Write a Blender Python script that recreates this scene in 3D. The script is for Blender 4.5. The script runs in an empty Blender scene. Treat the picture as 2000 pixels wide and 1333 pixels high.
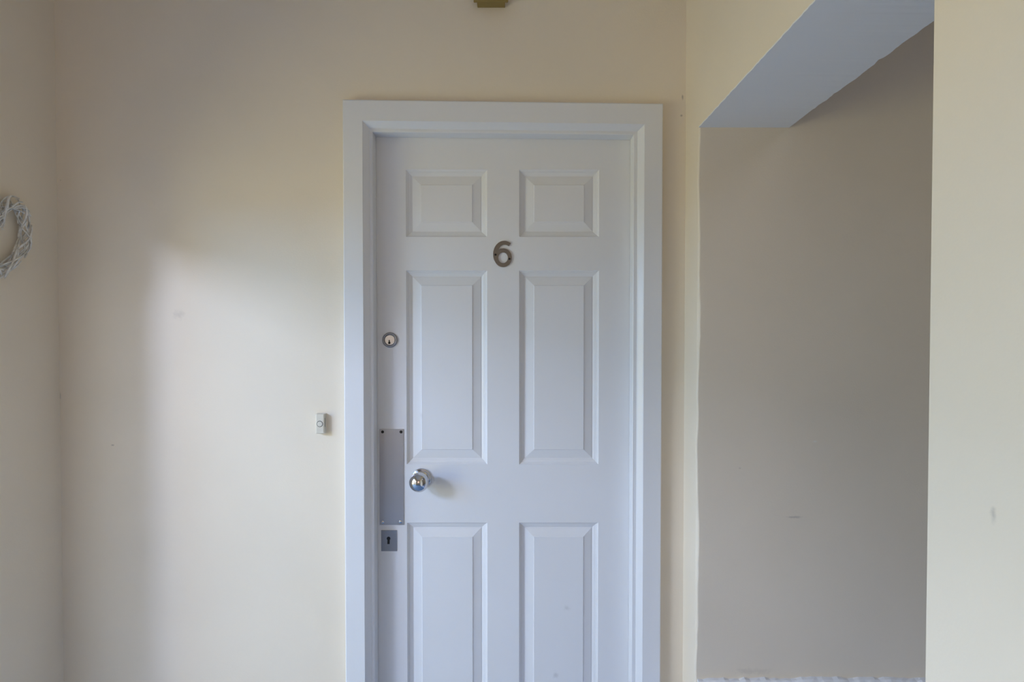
import bpy, bmesh, math, random
from mathutils import Vector, Matrix

random.seed(7)
C = bpy.context.scene.collection
sc = bpy.context.scene

# ------------------------------------------------------------------ camera
F_PX = 1072.0                       # focal length in pixels of the 2000 x 1333 frame
PITCH = math.radians(1.0)           # looking very slightly down
CAM = Vector((0.0, 0.0, 1.42))
cam_d = bpy.data.cameras.new('camera')
cam_d.sensor_width = 36.0
cam_d.lens = 36.0 * F_PX / 2000.0
cam_d.clip_start = 0.02
cam = bpy.data.objects.new('camera', cam_d)
cam.location = CAM
cam.rotation_euler = (math.pi / 2 - PITCH, 0, 0)
C.objects.link(cam)
sc.camera = cam

# ------------------------------------------------------------------ world, daylight, exposure
w = bpy.data.worlds.new('world'); sc.world = w
w.use_nodes = True
bg = w.node_tree.nodes['Background']
bg.inputs['Color'].default_value = (0.62, 0.78, 1.0, 1)
bg.inputs['Strength'].default_value = 0.5

def area(name, loc, direction, sx, sy, power, col):
    l = bpy.data.lights.new(name, 'AREA')
    l.shape = 'RECTANGLE'; l.size = sx; l.size_y = sy
    l.energy = power; l.color = col
    o = bpy.data.objects.new(name, l)
    o.location = loc
    o.rotation_euler = Vector(direction).to_track_quat('-Z', 'Y').to_euler()
    C.objects.link(o)
    return o

# daylight entering by the porch glazing (left): sky through the fanlight, the garden's warmer light through the glazed door;
# plus two weak added fill lamps, behind the camera and over the corridor
PORCH_X = -3.0
PANES = {'window_1': (-0.88, -0.28, 2.16, 2.58),      # y0, y1, z0, z1 of the small sky pane
         'window_3': (-0.10, 0.50, 1.75, 2.20),       # of the fanlight
         'window_4': (-0.50, 0.70, 0.20, 1.60)}       # of the door glazing below
def glazing(name, g, power, col):
    area(name, (PORCH_X + 0.03, (g[0]+g[1])/2, (g[2]+g[3])/2), (1, 0, 0), g[1]-g[0], g[3]-g[2], power, col)
glazing('cloud_pane_daylight', PANES['window_1'], 75.0, (0.54, 0.65, 0.98))
glazing('sky_pane_daylight', PANES['window_3'], 34.0, (0.10, 0.42, 1.0))
glazing('glazed_door_daylight', PANES['window_4'], 31.0, (1.0, 0.94, 0.50))
area('rear_fill', (-0.35, -1.66, 1.55), (0, 1, 0), 0.9, 1.0, 3.2, (1.0, 0.60, 0.30))  # warm fill added behind the camera, set at an unseen window
area('corridor_fill', (1.4, -0.1, 2.58), (0, 0, -1), 0.6, 0.6, 4.0, (0.82, 0.86, 1.0))  # added overhead lamp, stands in for daylight falling into the corridor

sc.cycles.use_light_tree = False      # five lamps only
sc.cycles.max_bounces = 8
vs = sc.view_settings
vs.view_transform = 'Standard'; vs.look = 'None'; vs.gamma = 1.0
vs.use_curve_mapping = False
vs.exposure = 0.0

# ------------------------------------------------------------------ helpers
def at(px, py, Y):
    """world point on the vertical plane y = Y seen at a photo pixel"""
    u = (px - 1000.0) / F_PX; v = (666.5 - py) / F_PX
    d = Vector((u, math.cos(PITCH) + v * math.sin(PITCH), -math.sin(PITCH) + v * math.cos(PITCH)))
    return CAM + d * (Y / d.y)

def obj(name, bm, mat, parent=None, smooth=False, recalc=True):
    me = bpy.data.meshes.new(name)
    if recalc:
        bmesh.ops.recalc_face_normals(bm, faces=bm.faces)
    bm.to_mesh(me); bm.free()
    if smooth:
        for p in me.polygons: p.use_smooth = True
    o = bpy.data.objects.new(name, me)
    if mat: me.materials.append(mat)
    C.objects.link(o)
    if parent:
        o.parent = parent
        o.matrix_parent_inverse = Matrix.Translation(-Vector(parent.location))
    return o

def empty(name, loc):
    o = bpy.data.objects.new(name, None); o.location = loc
    o.empty_display_size = 0.05
    C.objects.link(o)
    return o

def tag(o, label=None, cat=None, kind=None, group=None):
    if label: o['label'] = label
    if cat: o['category'] = cat
    if kind: o['kind'] = kind
    if group: o['group'] = group
    return o

def box(bm, x0, x1, y0, y1, z0, z1):
    vs_ = [bm.verts.new(p) for p in ((x0,y0,z0),(x1,y0,z0),(x1,y1,z0),(x0,y1,z0),(x0,y0,z1),(x1,y0,z1),(x1,y1,z1),(x0,y1,z1))]
    for f in ((0,3,2,1),(4,5,6,7),(0,1,5,4),(1,2,6,5),(2,3,7,6),(3,0,4,7)):
        bm.faces.new([vs_[i] for i in f])

def boxes(*bs):
    bm = bmesh.new()
    for b in bs: box(bm, *b)
    return bm

def bevel_box(b, r, seg=3):
    bm = boxes(b)
    bmesh.ops.bevel(bm, geom=list(bm.edges), offset=r, segments=seg, profile=0.5, affect='EDGES')
    return bm

def loft(rows, close_u=False, caps=True):
    """skin a list of rows of points (each row the same length)"""
    bm = bmesh.new()
    R = [[bm.verts.new(p) for p in r] for r in rows]
    n = len(rows[0])
    for a, b in zip(R[:-1], R[1:]):
        for i in range(n if close_u else n - 1):
            j = (i + 1) % n
            bm.faces.new((a[i], a[j], b[j], b[i]))
    if caps and close_u:
        bm.faces.new(R[0]); bm.faces.new(R[-1])
    return bm

def lathe(center, prof, n=40):
    """profile of (radius, distance out of the door); axis along -Y"""
    rows = []
    for r, t in prof:
        rows.append([(center[0] + max(r, 1e-5) * math.cos(2*math.pi*k/n), center[1] - t,
                      center[2] + max(r, 1e-5) * math.sin(2*math.pi*k/n)) for k in range(n)])
    return loft(rows, close_u=True)

# ------------------------------------------------------------------ materials
def new_mat(name):
    m = bpy.data.materials.new(name); m.use_nodes = True
    nt = m.node_tree
    return m, nt, nt.nodes['Principled BSDF']

def paint(name, col, rough=0.55, bump=0.10, scale=260.0, var=0.04, spots=(), mottle=2.2):
    """rolled emulsion or gloss paint; spots = (centre, radii, colour, strength) dirt marks with a place of their own"""
    m, nt, p = new_mat(name)
    N, L = nt.nodes, nt.links
    geo = N.new('ShaderNodeNewGeometry')
    n1 = N.new('ShaderNodeTexNoise'); n1.inputs['Scale'].default_value = mottle; n1.inputs['Detail'].default_value = 2
    L.new(geo.outputs['Position'], n1.inputs['Vector'])
    mr = N.new('ShaderNodeMapRange'); mr.inputs['From Min'].default_value = 0.3; mr.inputs['From Max'].default_value = 0.7
    mr.inputs['To Min'].default_value = 1 - var; mr.inputs['To Max'].default_value = 1 + var * 0.4
    L.new(n1.outputs['Fac'], mr.inputs['Value'])
    vm = N.new('ShaderNodeVectorMath'); vm.operation = 'SCALE'
    vm.inputs[0].default_value = col
    L.new(mr.outputs['Result'], vm.inputs['Scale'])
    colour = vm.outputs['Vector']
    if spots:
        ns = N.new('ShaderNodeTexNoise'); ns.inputs['Scale'].default_value = 90; ns.inputs['Detail'].default_value = 2
        L.new(geo.outputs['Position'], ns.inputs['Vector'])
        for c, r, scol, k in spots:
            sub = N.new('ShaderNodeVectorMath'); sub.operation = 'SUBTRACT'; sub.inputs[1].default_value = c
            L.new(geo.outputs['Position'], sub.inputs[0])
            mul = N.new('ShaderNodeVectorMath'); mul.operation = 'MULTIPLY'; mul.inputs[1].default_value = [1/x for x in r]
            L.new(sub.outputs['Vector'], mul.inputs[0])
            ln = N.new('ShaderNodeVectorMath'); ln.operation = 'LENGTH'; L.new(mul.outputs['Vector'], ln.inputs[0])
            ad = N.new('ShaderNodeMath'); ad.operation = 'MULTIPLY_ADD'; ad.inputs[1].default_value = 1.2
            L.new(ns.outputs['Fac'], ad.inputs[0]); 
            L.new(ln.outputs['Value'], ad.inputs[2])
            mm = N.new('ShaderNodeMapRange'); mm.interpolation_type = 'SMOOTHSTEP'
            mm.inputs['From Min'].default_value = 0.6; mm.inputs['From Max'].default_value = 1.5
            mm.inputs['To Min'].default_value = k; mm.inputs['To Max'].default_value = 0.0
            L.new(ad.outputs['Value'], mm.inputs['Value'])
            mx = N.new('ShaderNodeMix'); mx.data_type = 'RGBA'
            L.new(mm.outputs['Result'], mx.inputs['Factor'])
            L.new(colour, mx.inputs['A']); mx.inputs['B'].default_value = (*scol, 1)
            colour = mx.outputs['Result']
    L.new(colour, p.inputs['Base Color'])
    p.inputs['Roughness'].default_value = rough
    if bump == 0: return m
    n2 = N.new('ShaderNodeTexNoise'); n2.inputs['Scale'].default_value = scale; n2.inputs['Detail'].default_value = 1
    L.new(geo.outputs['Position'], n2.inputs['Vector'])
    b = N.new('ShaderNodeBump'); b.inputs['Strength'].default_value = bump; b.inputs['Distance'].default_value = 0.002
    L.new(n2.outputs['Fac'], b.inputs['Height']); L.new(b.outputs['Normal'], p.inputs['Normal'])
    return m

def metal(name, col, rough, brushed=False):
    m, nt, p = new_mat(name)
    N, L = nt.nodes, nt.links
    p.inputs['Base Color'].default_value = (*col, 1)
    p.inputs['Metallic'].default_value = 1.0
    geo = N.new('ShaderNodeNewGeometry')
    mp = N.new('ShaderNodeMapping'); mp.inputs['Scale'].default_value = (900, 900, 14) if brushed else (60, 60, 60)
    L.new(geo.outputs['Position'], mp.inputs['Vector'])
    n = N.new('ShaderNodeTexNoise'); n.inputs['Scale'].default_value = 1.0; n.inputs['Detail'].default_value = 3
    L.new(mp.outputs['Vector'], n.inputs['Vector'])
    mr = N.new('ShaderNodeMapRange'); mr.inputs['To Min'].default_value = rough * 0.8; mr.inputs['To Max'].default_value = rough * 1.2
    L.new(n.outputs['Fac'], mr.inputs['Value']); L.new(mr.outputs['Result'], p.inputs['Roughness'])
    return m

def glass(name):
    m = bpy.data.materials.new(name); m.use_nodes = True
    nt = m.node_tree; N, L = nt.nodes, nt.links
    N.remove(N['Principled BSDF'])
    t = N.new('ShaderNodeBsdfTransparent'); t.inputs['Color'].default_value = (0.94, 0.97, 0.97, 1)
    g = N.new('ShaderNodeBsdfGlossy'); g.inputs['Roughness'].default_value = 0.02
    f = N.new('ShaderNodeFresnel'); f.inputs['IOR'].default_value = 1.45
    mx = N.new('ShaderNodeMixShader')
    L.new(f.outputs['Fac'], mx.inputs['Fac']); L.new(t.outputs['BSDF'], mx.inputs[1]); L.new(g.outputs['BSDF'], mx.inputs[2])
    L.new(mx.outputs['Shader'], N['Material Output'].inputs['Surface'])
    return m

# ------------------------------------------------------------------ main planes (metres)
Y_WALL = 1.600
Y_CORR = 1.485           # front of the corridor end wall beside the door
X_L = at(115, 650, Y_WALL).x
X_R = at(1337, 650, Y_WALL).x
Z_CEIL, Y_REAR = 2.62, -1.70
Z_SOFFIT = at(1450, 249, Y_CORR).z
X_SOF2 = at(1540, 250, Y_CORR).x         # far side of the opening's lintel
Y_NEAR = Y_WALL * 0 + X_R * F_PX / (1816.5 - 1000.0)   # near edge of the opening
Y_JAMB, Z_HEAD = 1.290, 1.79             # opening in the left wall

def sp(px, py, Y, rx, rz, col, k): 
    p = at(px, py, Y); return ((p.x, p.y, p.z), (rx, 0.05, rz), col, k)
DIRT = (0.22, 0.19, 0.16)
CREAM = (0.88, 0.78, 0.63)
stain_x = X_R; ys = X_R * F_PX / 945.0
ps = at(1945, 1008, ys)
M_cream = paint('cream_emulsion', CREAM)
M_cream_far = paint('cream_emulsion_smooth', CREAM, bump=0)
M_cream_back = paint('cream_emulsion_door_wall', CREAM, spots=[
    sp(350, 615, Y_WALL, 0.026, 0.022, DIRT, 0.16), sp(220, 870, Y_WALL, 0.007, 0.004, DIRT, 0.5),
    sp(116, 1095, Y_WALL, 0.004, 0.02, DIRT, 0.5), sp(117, 1190, Y_WALL, 0.0025, 0.035, DIRT, 0.35),
    sp(118, 775, Y_WALL, 0.0025, 0.02, DIRT, 0.35), sp(118, 352, Y_WALL, 0.004, 0.004, DIRT, 0.4),
    sp(1333, 190, Y_WALL, 0.004, 0.012, DIRT, 0.6), sp(1331, 226, Y_WALL, 0.006, 0.005, DIRT, 0.6)])
M_cream_right = paint('cream_emulsion_side_wall', CREAM, spots=[((ps.x, ps.y, ps.z), (0.05, 0.006, 0.013), DIRT, 0.4)])
M_cream_corr = paint('cream_emulsion_corridor', CREAM, spots=[
    sp(1550, 1011, Y_CORR, 0.03, 0.005, DIRT, 0.35), sp(1592, 863, Y_CORR, 0.010, 0.004, (0.9, 0.87, 0.8), 0.6),
    sp(1445, 915, Y_CORR, 0.006, 0.004, DIRT, 0.35), sp(1470, 1312, Y_CORR, 0.07, 0.014, DIRT, 0.16)])
M_white = paint('white_ceiling_paint', (0.88, 0.88, 0.88), rough=0.6, bump=0)
M_door = paint('white_satin_door_paint', (0.83, 0.83, 0.84), rough=0.32, bump=0.035, scale=420, var=0.02, spots=[
    sp(1108, 1190, 1.637, 0.018, 0.012, DIRT, 0.16), sp(1085, 1320, 1.637, 0.012, 0.018, DIRT, 0.22), sp(822, 812, 1.637, 0.008, 0.014, DIRT, 0.12)])
M_trim = paint('white_gloss_trim_paint', (0.83, 0.83, 0.84), rough=0.28, bump=0.03, scale=180, var=0.02)
M_landing = paint('pale_blue_vinyl', (0.52, 0.60, 0.80), rough=0.6, bump=0, var=0.08)
M_floor = paint('slate_blue_vinyl', (0.17, 0.29, 0.47), rough=0.6, bump=0, var=0.08)
M_chrome = metal('polished_chrome', (0.62, 0.62, 0.65), 0.06)
M_satin = metal('satin_chrome', (0.80, 0.79, 0.80), 0.3)
M_steel = metal('brushed_steel', (0.52, 0.51, 0.53), 0.42, True)
M_dullsteel = metal('dull_zinc', (0.34, 0.34, 0.36), 0.5, True)
M_pewter = metal('dark_pewter', (0.22, 0.20, 0.18), 0.45)
M_dark = paint('black_recess', (0.012, 0.012, 0.012), rough=0.8, bump=0, var=0)
M_plastic = paint('ivory_plastic', (0.72, 0.67, 0.56), rough=0.38, bump=0.01, var=0.02)
M_button = paint('pale_ivory_plastic', (0.72, 0.68, 0.58), rough=0.32, bump=0.01, var=0.02)
M_olive = paint('mustard_brown_plastic', (0.30, 0.21, 0.06), rough=0.45, bump=0.03, var=0.08)
M_twig = paint('whitewashed_wicker', (0.90, 0.88, 0.83), rough=0.8, bump=0.3, scale=500, var=0.25, mottle=60)
M_glass = glass('window_glass')

# ------------------------------------------------------------------ room shell
T = 0.12
# door frame stations: top-left corner, top-right corner (photo pixels on their plane) and depth
ST = [((669.4, 194.6), (1294.8, 202.6), 1.577),
      ((670.6, 196.0), (1293.6, 204.0), 1.575),
      ((707.5, 235.5), (1259.0, 242.5), 1.575),
      ((709.5, 238.0), (1257.0, 245.0), 1.578),
      ((719.5, 249.0), (1247.5, 254.5), 1.589),
      ((722.0, 251.5), (1245.0, 257.0), 1.5925),
      ((724.0, 253.5), (1243.0, 259.0), 1.5925)]
stations = []
for a, b, Y in ST:
    pa, pb = at(*a, Y), at(*b, Y)
    stations.append((pa.x, pa.z, pb.x, pb.z, Y))
S0, SE = stations[0], stations[-1]
OPL, OPR = at(728.5, 600, 1.592).x, at(1236.5, 600, 1.592).x       # clear opening between the stops
OPZL, OPZR = at(728.5, 257.5, 1.592).z, at(1236.5, 263.0, 1.592).z
HL, HR, HZ = OPL - 0.016, OPR + 0.016, max(OPZL, OPZR) + 0.016     # hole in the wall behind the trim

fl = obj('floor', boxes((PORCH_X - T, 2.3, Y_REAR - T, Y_WALL + 0.3, -0.06, 0.0)), M_floor); tag(fl, kind='structure')
ce = obj('ceiling', boxes((PORCH_X - T, 2.3, Y_REAR - T, Y_WALL + T, Z_CEIL, Z_CEIL + 0.08)), M_white); tag(ce, kind='structure')
wb = obj('wall_back', boxes((X_L - T, HL, Y_WALL, Y_WALL + T, 0, Z_CEIL), (HR, X_R, Y_WALL, Y_WALL + T, 0, Z_CEIL),
                            (HL, HR, Y_WALL, Y_WALL + T, HZ, Z_CEIL)), M_cream_back)
tag(wb, 'cream painted wall around the white door', kind='structure')
wl = obj('wall_left', boxes((X_L - T, X_L, Y_JAMB, Y_WALL, 0, Z_CEIL), (X_L - T, X_L, -0.55, Y_JAMB, Z_HEAD, Z_CEIL),
                            (X_L - T, X_L, Y_REAR, -0.55, 0, Z_CEIL)), M_cream)
tag(wl, 'cream painted wall with the hanging wicker heart', kind='structure')
# rear wall with a window hole
rx0, rx1, rz0, rz1 = -0.85, 0.15, 1.0, 2.1
wr = obj('wall_rear', boxes((X_L - T, rx0, Y_REAR - T, Y_REAR, 0, Z_CEIL), (rx1, 2.3, Y_REAR - T, Y_REAR, 0, Z_CEIL),
                            (rx0, rx1, Y_REAR - T, Y_REAR, 0, rz0), (rx0, rx1, Y_REAR - T, Y_REAR, rz1, Z_CEIL)), M_cream_far)
tag(wr, kind='structure')
# porch beyond the left opening: outer wall with a glazed door and a fanlight
pX = PORCH_X
ysn = sorted({Y_REAR, Y_WALL} | {v for g in PANES.values() for v in g[:2]})
zsl = sorted({0.0, Z_CEIL} | {v for g in PANES.values() for v in g[2:]})
pw_ = [(pX, X_L - T, Y_WALL - T, Y_WALL, 0, Z_CEIL), (pX, X_L - T, Y_REAR - T, Y_REAR, 0, Z_CEIL)]
for i in range(len(ysn) - 1):
    for j in range(len(zsl) - 1):
        cy, cz = (ysn[i] + ysn[i+1]) / 2, (zsl[j] + zsl[j+1]) / 2
        if not any(g[0] < cy < g[1] and g[2] < cz < g[3] for g in PANES.values()):
            pw_.append((pX - T, pX, ysn[i], ysn[i+1], zsl[j], zsl[j+1]))
wp = obj('wall_porch', boxes(*pw_), M_cream_far)
tag(wp, kind='structure')

def window(name, u0, u1, z0, z1, plane, axis):
    """frame and pane standing in the wall hole"""
    e = empty(name, (plane, (u0+u1)/2, z0) if axis == 'x' else ((u0+u1)/2, plane, z0))
    tag(e, kind='structure')
    fr = 0.045; a, b = plane - 0.03, plane + 0.02
    def bb(p0, p1, q0, q1, d0=a, d1=b):
        return (d0, d1, p0, p1, q0, q1) if axis == 'x' else (p0, p1, d0, d1, q0, q1)
    obj('window_frame', boxes(bb(u0, u0+fr, z0, z1), bb(u1-fr, u1, z0, z1), bb(u0+fr, u1-fr, z0, z0+fr), bb(u0+fr, u1-fr, z1-fr, z1)), M_trim, e)
    obj('pane', boxes(bb(u0+fr, u1-fr, z0+fr, z1-fr, plane-0.007, plane-0.003)), M_glass, e)
    return e
for nm, g in PANES.items(): window(nm, *g, pX, 'x')
window('window_2', rx0, rx1, rz0, rz1, Y_REAR, 'y')  # unseen window added to carry the rear fill lamp

# right-hand wall: short return beside the door running round the corner into the corridor end wall
rows = []
rr = 0.006
NZ = 70
for k in range(NZ + 1):
    z = Z_SOFFIT * k / NZ
    j = 0.0022 * math.sin(z * 9.1 + 0.6) + 0.0010 * math.sin(z * 23.0) + random.uniform(-0.0009, 0.0009)
    if abs(z - at(1363, 870, Y_CORR).z) < 0.02: j -= 0.002
    r = [(X_R, Y_WALL, z), (X_R, Y_CORR + rr * 1.6, z)]
    for a in range(1, 6):
        t = a / 6 * math.pi / 2
        r.append((X_R + j + rr * (1 - math.cos(t)), Y_CORR + rr * (1 - math.sin(t)), z))
    r += [(X_R + rr + 0.01, Y_CORR, z), (2.2, Y_CORR, z), (2.2, Y_WALL + T, z), (X_R, Y_WALL + T, z)]
    rows.append(r)
wc = obj('wall_corridor', loft(rows, close_u=True), M_cream_corr)
# upper part of the end wall, beyond the lintel
obj('upper_wall', boxes((X_R, 2.2, Y_CORR, Y_WALL + T, Z_SOFFIT, Z_CEIL)), M_cream, wc)
obj('side_wall', boxes((2.2, 2.3, Y_REAR, Y_WALL + T, 0, Z_CEIL)), M_cream_far, wc)
tag(wc, 'shaded cream end wall seen through the side opening', kind='structure')

XR2 = X_SOF2
wrt = obj('wall_right', boxes((X_R, XR2, Y_REAR, Y_NEAR, 0, Z_CEIL), (X_R, XR2, Y_NEAR, Y_CORR, Z_SOFFIT + 0.003, Z_CEIL)), M_cream_right)
tag(wrt, 'cream wall with the square opening and white lintel', kind='structure')
# white underside of the lintel with a ragged painted edge
bm = bmesh.new()
NS = 90; lo = []; hi = []
for k in range(NS + 1):
    y = Y_NEAR + (Y_CORR - Y_NEAR) * k / NS
    f = k / NS
    rag = random.uniform(-0.0004, 0.0004) + 0.001 * math.sin(f * 21) + (0.0022 * math.sin(f * 70) * math.sin(f * 31) + random.uniform(-0.001, 0.001) if 0.50 < f < 0.88 else 0)
    a = X_R - 0.0005 + random.uniform(-0.0008, 0.0008); b = XR2 + 0.001 + rag
    lo.append((bm.verts.new((a, y, Z_SOFFIT)), bm.verts.new((b, y, Z_SOFFIT + random.uniform(-0.0006, 0.0006)))))
    hi.append((bm.verts.new((a, y, Z_SOFFIT + 0.003)), bm.verts.new((b, y, Z_SOFFIT + 0.003))))
for k in range(NS):
    bm.faces.new((lo[k][0], lo[k+1][0], lo[k+1][1], lo[k][1])); bm.faces.new((hi[k][0], hi[k][1], hi[k+1][1], hi[k+1][0]))
    bm.faces.new((lo[k][0], hi[k][0], hi[k+1][0], lo[k+1][0])); bm.faces.new((lo[k][1], lo[k+1][1], hi[k+1][1], hi[k][1]))
obj('soffit', bm, M_white, wrt)['label'] = 'white painted underside of the lintel'

# corridor skirting, on a raised landing
zs = at(1600, 1330, Y_CORR - 0.012).z
land = obj('floor_landing', boxes((X_R + 0.02, 2.2, Y_NEAR + 0.01, Y_CORR, 0, zs - 0.13)), M_landing); tag(land, kind='structure')
bm = bmesh.new(); rows = []
for k in range(121):
    x = X_R + 0.004 + (2.2 - X_R - 0.004) * k / 120
    t = zs + random.uniform(-0.0022, 0.0022) - 0.004 * math.exp(-((x - X_R) / 0.10))
    rows.append([(x, Y_CORR, zs - 0.13), (x, Y_CORR - 0.016, zs - 0.13), (x, Y_CORR - 0.016, t - 0.006 + random.uniform(-0.001, 0.001)), (x, Y_CORR - 0.010, t), (x, Y_CORR, t + random.uniform(-0.001, 0.003))])
bm.free()
sk = obj('baseboard_corridor', loft(rows, close_u=True), M_trim); tag(sk, 'rough white skirting board at the foot of the corridor wall', kind='structure')
bs = obj('baseboard_back', boxes((X_L, S0[0], Y_WALL - 0.016, Y_WALL, 0, 0.14), (S0[2], X_R, Y_WALL - 0.016, Y_WALL, 0, 0.14)), M_trim); tag(bs, kind='structure')
bs = obj('baseboard_left', boxes((X_L, X_L + 0.016, Y_JAMB, Y_WALL - 0.016, 0, 0.14)), M_trim); tag(bs, kind='structure')

# ------------------------------------------------------------------ door frame: mitred architrave and stop lining
fr = empty('trim_1', ((S0[0] + S0[2]) / 2, Y_WALL, 0)); tag(fr, 'white moulded door frame around the panelled door', kind='structure')
def frame_piece(name, side, sts, mat):
    rows = []
    for xl, zl, xr, zr, Y in sts:
        if side == 'l': rows.append([(xl, Y, 0.0), (xl, Y, zl)])
        elif side == 'r': rows.append([(xr, Y, zr), (xr, Y, 0.0)])
        else: rows.append([(xl, Y, zl), (xr, Y, zr)])
    rows.append(rows[0])
    bm = bmesh.new()
    R = [[bm.verts.new(p) for p in r] for r in rows[:-1]]
    n = len(R)
    for i in range(n):
        a, b = R[i], R[(i + 1) % n]
        bm.faces.new((a[0], a[1], b[1], b[0]))
    bm.faces.new([r[0] for r in R]); bm.faces.new([r[1] for r in R])
    return obj(name, bm, mat, fr)
arch = [(S0[0], S0[1], S0[2], S0[3], Y_WALL)] + stations + [(SE[0], SE[1], SE[2], SE[3], Y_WALL)]
for s in 'lrh': frame_piece('architrave', s, arch, M_trim)
Y_DOOR = 1.637
def lin(dx, Y): return (OPL + dx, OPZL - dx, OPR - dx, OPZR - dx, Y)
lining = [(SE[0], SE[1], SE[2], SE[3], 1.5935), lin(-0.0015, 1.5935), lin(0, 1.595), lin(0, Y_DOOR - 0.001), lin(-0.0155, Y_DOOR - 0.001)]
lining[0] = (OPL - 0.0155, OPZL + 0.0155, OPR + 0.0155, OPZR + 0.0155, 1.5935)
for s in 'lrh': frame_piece('door_stop', s, lining, M_trim)

# ------------------------------------------------------------------ the door
DL, DR, DT, DB = OPL - 0.012, OPR + 0.012, min(OPZL, OPZR) + 0.010, 0.008
door = empty('door_1', ((DL + DR) / 2, Y_DOOR, 0.0))
tag(door, 'closed white six-panel door numbered 6 with chrome knob', kind='structure')
def dx(px): return at(px, 640, Y_DOOR).x
def dz(py): return at(1000, py, Y_DOOR).z
cols = [(dx(793.5), dx(951.5)), (dx(1013.8), dx(1169.5))]
rws = [(dz(463), dz(331.5)), (dz(908), dz(528.5)), (0.215, dz(1021.5))]
xs = sorted([DL, DR] + [v for c in cols for v in c])
zsn = sorted([DB, DT] + [v for r in rws for v in r])
bm = bmesh.new()
grid = {}
def V(x, y, z):
    k = (round(x, 6), round(y, 6), round(z, 6))
    if k not in grid: grid[k] = bm.verts.new((x, y, z))
    return grid[k]
for i in range(len(xs) - 1):
    for j in range(len(zsn) - 1):
        if i in (1, 3) and j in (1, 3, 5): continue
        bm.faces.new((V(xs[i], Y_DOOR, zsn[j]), V(xs[i+1], Y_DOOR, zsn[j]), V(xs[i+1], Y_DOOR, zsn[j+1]), V(xs[i], Y_DOOR, zsn[j+1])))
YB = Y_DOOR + 0.042
for i in range(len(xs) - 1):
    for z in (DB, DT):
        bm.faces.new((V(xs[i], Y_DOOR, z), V(xs[i+1], Y_DOOR, z), V(xs[i+1], YB, z), V(xs[i], YB, z)))
for j in range(len(zsn) - 1):
    for x in (DL, DR):
        bm.faces.new((V(x, Y_DOOR, zsn[j]), V(x, Y_DOOR, zsn[j+1]), V(x, YB, zsn[j+1]), V(x, YB, zsn[j])))
for i in range(len(xs) - 1):
    for j in range(len(zsn) - 1):
        bm.faces.new((V(xs[i], YB, zsn[j]), V(xs[i+1], YB, zsn[j]), V(xs[i+1], YB, zsn[j+1]), V(xs[i], YB, zsn[j+1])))
leaf = obj('door_leaf', bm, M_door, door)

def sub(name, bm, mat, parent, smooth=False):
    """a sub-part: parent is itself a part whose origin is the world origin"""
    o = obj(name, bm, mat, None, smooth)
    o.parent = parent
    if parent.type == 'MESH' and parent.parent:
        o.matrix_parent_inverse = Matrix.Identity(4)
    return o

PROF = [(0.0, 0.0), (0.0012, 0.0015), (0.0035, 0.0042), (0.0055, 0.0048), (0.0065, 0.0068), (0.0115, 0.0084), (0.0165, 0.0108),
        (0.0185, 0.0110), (0.0190, 0.0100), (0.0435, 0.0042), (0.0450, 0.0022)]
for x0, x1 in cols:
    for z0, z1 in rws:
        rows = []
        for ins, dep in PROF:
            Y = Y_DOOR + dep
            rows.append([(x0+ins, Y, z0+ins), (x1-ins, Y, z0+ins), (x1-ins, Y, z1-ins), (x0+ins, Y, z1-ins)])
        bm = bmesh.new()
        R = [[bm.verts.new(p) for p in r] for r in rows]
        for a, b in zip(R[:-1], R[1:]):
            for i in range(4):
                j = (i + 1) % 4
                bm.faces.new((a[i], b[i], b[j], a[j]))
        bm.faces.new(R[-1])
        for f in bm.faces:
            f.normal_update()
            if f.normal.y > 0: f.normal_flip()
        o = bpy.data.objects.new('panel', bpy.data.meshes.new('panel'))
        bm.to_mesh(o.data); bm.free(); o.data.materials.append(M_door); C.objects.link(o); o.parent = leaf

def screw(px, py, Y, r, parent, mat, slot=True):
    c = at(px, py, Y)
    s = sub('screw', lathe((c.x, Y, c.z), [(r, 0), (r, 0.0005), (r*0.8, 0.0012), (0, 0.0016)], 16), mat, parent, True)
    return s

# night-latch cylinder
c = at(762, 664.5, Y_DOOR); cc = (c.x, Y_DOOR, c.z)
px = 1 / 652.0
lock = obj('lock_cylinder', lathe(cc, [(14.8*px, 0), (14.8*px, 0.003), (13.5*px, 0.0055), (11.5*px, 0.0065), (10.6*px, 0.0045), (10.4*px, 0.003), (0, 0.003)], 40), M_dullsteel, door, True)
sub('lock_barrel', lathe(cc, [(9.9*px, 0.003), (9.9*px, 0.0048), (9.3*px, 0.0054), (0, 0.0054)], 36), M_satin, lock)
bm = bmesh.new()
kx, kz = c.x - 1.0*px, c.z - 3.5*px
pts = [(0, 4.2), (1.2, 2.6), (0.9, 0.8), (2.3, -1.2), (2.2, -3.6), (0, -4.6), (-2.0, -3.6), (-2.0, -1.4), (-0.9, 0.8), (-1.2, 2.6)]
a = [bm.verts.new((kx + u*px, Y_DOOR - 0.0058, kz + v*px)) for u, v in pts]; b = [bm.verts.new((kx + u*px, Y_DOOR - 0.0050, kz + v*px)) for u, v in pts]
bm.faces.new(a); bm.faces.new(b)
for i in range(len(pts)): bm.faces.new((a[i], a[(i+1) % len(pts)], b[(i+1) % len(pts)], b[i]))
sub('keyway', bm, M_dark, lock)

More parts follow.
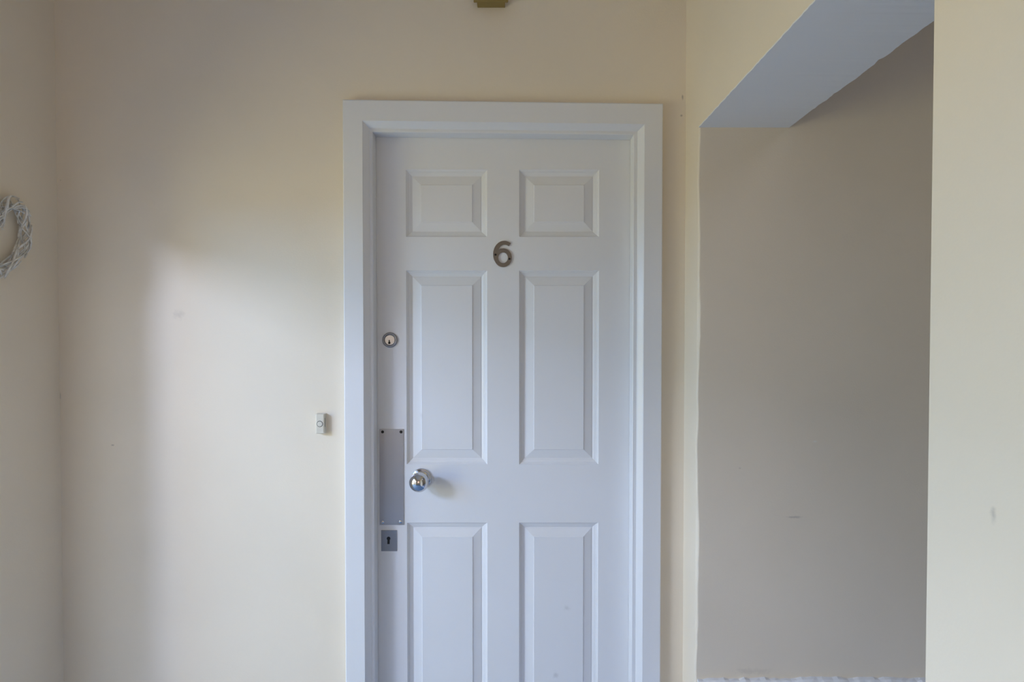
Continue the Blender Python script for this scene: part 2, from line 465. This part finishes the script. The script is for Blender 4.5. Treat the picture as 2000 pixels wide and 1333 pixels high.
# steel finger plate with four screws
p0, p1 = at(741.8, 1025.5, Y_DOOR), at(788.5, 838.5, Y_DOOR)
plate = obj('finger_plate', bevel_box((p0.x, p1.x, Y_DOOR - 0.0022, Y_DOOR, p0.z, p1.z), 0.0006, 2), M_steel, door)
plate['label'] = 'tall brushed steel plate screwed to the door edge'
for q in ((747.2, 844.2), (783.2, 844.2)): screw(*q, Y_DOOR - 0.0022, 2.9*px, plate, M_dark)
for q in ((747.2, 1020.6), (782.3, 1019.8)): screw(*q, Y_DOOR - 0.0022, 3.2*px, plate, M_chrome)

# mortice keyhole plate
p0, p1 = at(744.8, 1077, Y_DOOR), at(775.5, 1036, Y_DOOR)
esc = obj('keyhole_plate', bevel_box((p0.x, p1.x, Y_DOOR - 0.0018, Y_DOOR, p0.z, p1.z), 0.0005, 2), M_dullsteel, door)
esc['label'] = 'small dull metal keyhole plate below the finger plate'
c = at(759.2, 1052, Y_DOOR)
bm = bmesh.new()
pts = [(3.6*math.cos(t), 3.6*math.sin(t)) for t in [math.radians(-50 + k*280/14) for k in range(15)]] + [(-2.6, -11), (2.0, -11)]
a = [bm.verts.new((c.x + u*px, Y_DOOR - 0.0021, c.z + v*px)) for u, v in pts]; b = [bm.verts.new((c.x + u*px, Y_DOOR - 0.0010, c.z + v*px)) for u, v in pts]
bm.faces.new(a); bm.faces.new(b)
for i in range(len(pts)): bm.faces.new((a[i], a[(i+1) % len(pts)], b[(i+1) % len(pts)], b[i]))
sub('keyhole', bm, M_dark, esc)

# chrome knob
c = at(823.5, 934.5, Y_DOOR); kc = (c.x, Y_DOOR, c.z)
R_B, C_B = 0.0285, 0.046
prof = [(0.0125, 0.0095), (0.0115, 0.015)]
a0 = math.asin(0.0118 / R_B)
for k in range(0, 19):
    t = a0 + (math.pi - a0) * k / 18
    prof.append((R_B * math.sin(t), C_B - R_B * math.cos(t) * (0.86 if t > math.pi/2 else 0.95)))
knob = obj('door_knob', lathe(kc, prof, 56), M_chrome, door, True); knob['label'] = 'round polished chrome door knob'
sub('rose', lathe(kc, [(0.0300, 0), (0.0300, 0.0025), (0.0285, 0.0050), (0.0255, 0.0060), (0.0235, 0.0052), (0.0215, 0.0062), (0.0170, 0.0092), (0.0130, 0.0105), (0, 0.0105)], 56), M_chrome, knob, True)

# the number 6
num = None
def strip(pts, closed, w0, y0, y1, bm):
    n = len(pts); L = []; Rr = []
    for i, p in enumerate(pts):
        a = pts[(i - 1) % n] if closed or i > 0 else p
        b = pts[(i + 1) % n] if closed or i < n - 1 else p
        t = Vector((b[0]-a[0], b[1]-a[1])).normalized(); nn = Vector((-t.y, t.x))
        wd = w0[i] if isinstance(w0, list) else w0
        L.append((p[0] + nn.x*wd/2, p[1] + nn.y*wd/2)); Rr.append((p[0] - nn.x*wd/2, p[1] - nn.y*wd/2))
    def w3(p, y):
        q = at(p[0], p[1], Y_DOOR); return (q.x, y, q.z)
    A = [bm.verts.new(w3(p, y1)) for p in L]; B = [bm.verts.new(w3(p, y1)) for p in Rr]
    A2 = [bm.verts.new(w3(p, y0)) for p in L]; B2 = [bm.verts.new(w3(p, y0)) for p in Rr]
    for i in range(n if closed else n - 1):
        j = (i + 1) % n
        bm.faces.new((A[i], A[j], B[j], B[i])); bm.faces.new((A2[i], A2[j], B2[j], B2[i]))
        bm.faces.new((A[i], A[j], A2[j], A2[i])); bm.faces.new((B[i], B[j], B2[j], B2[i]))
    if not closed:
        for i in (0, n - 1): bm.faces.new((A[i], B[i], B2[i], A2[i]))
bm = bmesh.new()
ring = [(982.6 + 13.2*math.cos(t), 504.0 + 14.4*math.sin(t)) for t in [2*math.pi*k/40 for k in range(40)]]
strip(ring, True, 7.8, Y_DOOR, Y_DOOR - 0.0040, bm)
stem_c = [(972.5, 513.5), (968.4, 506), (967.2, 499), (967.6, 492), (970.0, 485.0), (974.0, 479.6), (979.5, 475.8), (985.5, 474.8), (991.0, 476.0), (995.5, 478.6)]
# smooth the stem (Catmull-Rom)
stem = []
for i in range(len(stem_c) - 1):
    q0 = stem_c[max(i-1, 0)]; q1 = stem_c[i]; q2 = stem_c[i+1]; q3 = stem_c[min(i+2, len(stem_c)-1)]
    for s in range(5):
        t = s / 5
        stem.append(tuple(0.5*((2*q1[k]) + (-q0[k]+q2[k])*t + (2*q0[k]-5*q1[k]+4*q2[k]-q3[k])*t*t + (-q0[k]+3*q1[k]-3*q2[k]+q3[k])*t**3) for k in (0, 1)))
stem.append(stem_c[-1])
strip(stem, False, [7.8 - 2.0*max(0, i/len(stem) - 0.55) for i in range(len(stem))], Y_DOOR, Y_DOOR - 0.0042, bm)
num = obj('door_number', bm, M_pewter, door); num['label'] = 'dark metal numeral 6'
for q in ((967.8, 497.8), (995.0, 506.0)): screw(*q, Y_DOOR - 0.0043, 2.0*px, num, M_dark)

# ------------------------------------------------------------------ doorbell push
pw = 1 / 670.0
c0, c1 = at(617.3, 847.5, Y_WALL - 0.013), at(633.8, 809.0, Y_WALL - 0.013)
bell = empty('doorbell_push', ((c0.x + c1.x)/2, Y_WALL, c0.z))
tag(bell, 'small ivory plastic doorbell push on the wall left of the door', 'doorbell')
obj('back_plate', bevel_box((c0.x - 0.0005, c1.x + 0.0012, Y_WALL - 0.006, Y_WALL, c0.z - 0.0005, c1.z + 0.0005), 0.0012, 2), M_plastic, bell)
obj('housing', bevel_box((c0.x, c1.x, Y_WALL - 0.0165, Y_WALL - 0.006, c0.z, c1.z), 0.0028, 3), M_plastic, bell)
b0 = at(624.6, 828.6, Y_WALL - 0.0165)
rg = lathe((b0.x, Y_WALL - 0.0165, b0.z), [(6.0*pw, -0.0008), (6.0*pw, 0.0002), (5.0*pw, 0.0002), (5.0*pw, -0.0008)], 28)
obj('button_ring', rg, M_dark, bell, True)
obj('push_button', lathe((b0.x, Y_WALL - 0.0165, b0.z), [(5.1*pw, -0.0005), (5.1*pw, 0.0006), (4.8*pw, 0.0010), (0, 0.0011)], 28), M_button, bell)
obj('side_slot', boxes((c1.x + 0.0001, c1.x + 0.0004, Y_WALL - 0.0105, Y_WALL - 0.0085, at(633, 833, Y_WALL).z, at(633, 816, Y_WALL).z)), M_dark, bell)

# ------------------------------------------------------------------ box above the door, cut by the top of the picture
q0, q1 = at(932.5, 15.5, Y_WALL), at(986.5, 15.5, Y_WALL)
wbx = empty('wall_box', ((q0.x + q1.x)/2, Y_WALL, q0.z))
tag(wbx, 'mustard brown box mounted on the wall high above the door', 'wall box')
obj('box_body', bevel_box((q0.x, q1.x, Y_WALL - 0.026, Y_WALL, q0.z, q0.z + 0.11), 0.0015, 2), M_olive, wbx)
obj('box_cover', bevel_box((q0.x - 0.009, q1.x + 0.009, Y_WALL - 0.033, Y_WALL - 0.026, q0.z - 0.001, q0.z + 0.119), 0.0015, 2), M_olive, wbx)

# ------------------------------------------------------------------ wicker heart on the left wall
YC = 1.392
half = [(0.000, 1.683), (0.007, 1.712), (0.022, 1.742), (0.045, 1.755), (0.068, 1.742), (0.082, 1.710), (0.081, 1.672), (0.063, 1.634), (0.034, 1.597), (0.000, 1.566)]
def spline(P, t):
    n = len(P) - 1; f = min(max(t, 0), 0.99999) * n; i = int(f); u = f - i
    a, b, c_, d = P[max(i-1, 0)], P[i], P[i+1], P[min(i+2, n)]
    return Vector([0.5*((2*b[k]) + (-a[k]+c_[k])*u + (2*a[k]-5*b[k]+4*c_[k]-d[k])*u*u + (-a[k]+3*b[k]-3*c_[k]+d[k])*u**3) for k in (0, 1)])
heart = empty('wicker_heart', (X_L, YC, 1.55))
tag(heart, 'whitewashed wicker heart wreath hanging on the left wall', 'wall decoration')
def tube(pts, r, n=5):
    rows = []
    for i, p in enumerate(pts):
        t = (pts[min(i+1, len(pts)-1)] - pts[max(i-1, 0)]).normalized()
        a = t.orthogonal().normalized(); b = t.cross(a)
        k = r * (0.75 if i in (0, len(pts)-1) else 1)
        rows.append([p + (a*math.cos(2*math.pi*q/n) + b*math.sin(2*math.pi*q/n)) * k for q in range(n)])
    # keep ring orientation consistent
    bm = bmesh.new()
    R = []
    ref = None
    for i, p in enumerate(pts):
        t = (pts[min(i+1, len(pts)-1)] - pts[max(i-1, 0)]).normalized()
        if ref is None: ref = t.orthogonal().normalized()
        a = (ref - t * ref.dot(t)).normalized(); ref = a; b = t.cross(a)
        k = r * (0.75 if i in (0, len(pts)-1) else 1)
        R.append([bm.verts.new(p + (a*math.cos(2*math.pi*q/n) + b*math.sin(2*math.pi*q/n)) * k) for q in range(n)])
    for A, B in zip(R[:-1], R[1:]):
        for q in range(n): bm.faces.new((A[q], A[(q+1) % n], B[(q+1) % n], B[q]))
    bm.faces.new(R[0]); bm.faces.new(R[-1])
    return bm
for side in (1, -1):
    for k in range(58):
        t0 = random.uniform(-0.02, 0.90); ln = random.uniform(0.14, 0.24); t1 = min(t0 + ln, 1.0); t0 = max(t0, 0.0)
        a0 = random.uniform(0, 2*math.pi); a1 = a0 + random.choice((-1, 1)) * random.uniform(1.2, 3.4)
        r0, r1 = random.uniform(0.009, 0.017), random.uniform(0.009, 0.019)
        pts = []
        for s in range(7):
            f = s / 6; t = t0 + (t1 - t0) * f
            p = spline(half, t); tg = (spline(half, t + 0.01) - spline(half, t - 0.01))
            tg = tg.normalized() if tg.length > 1e-6 else Vector((1, 0)); nn = Vector((-tg.y, tg.x))
            a = a0 + (a1 - a0) * f; rr_ = r0 + (r1 - r0) * f
            q = p + nn * (rr_ * math.cos(a))
            xo = 0.019 + rr_ * math.sin(a) * 0.85
            pts.append(Vector((X_L + xo, YC + side * q.x, q.y)))
        obj('twig', tube(pts, random.uniform(0.0016, 0.0027)), M_twig, heart, True)
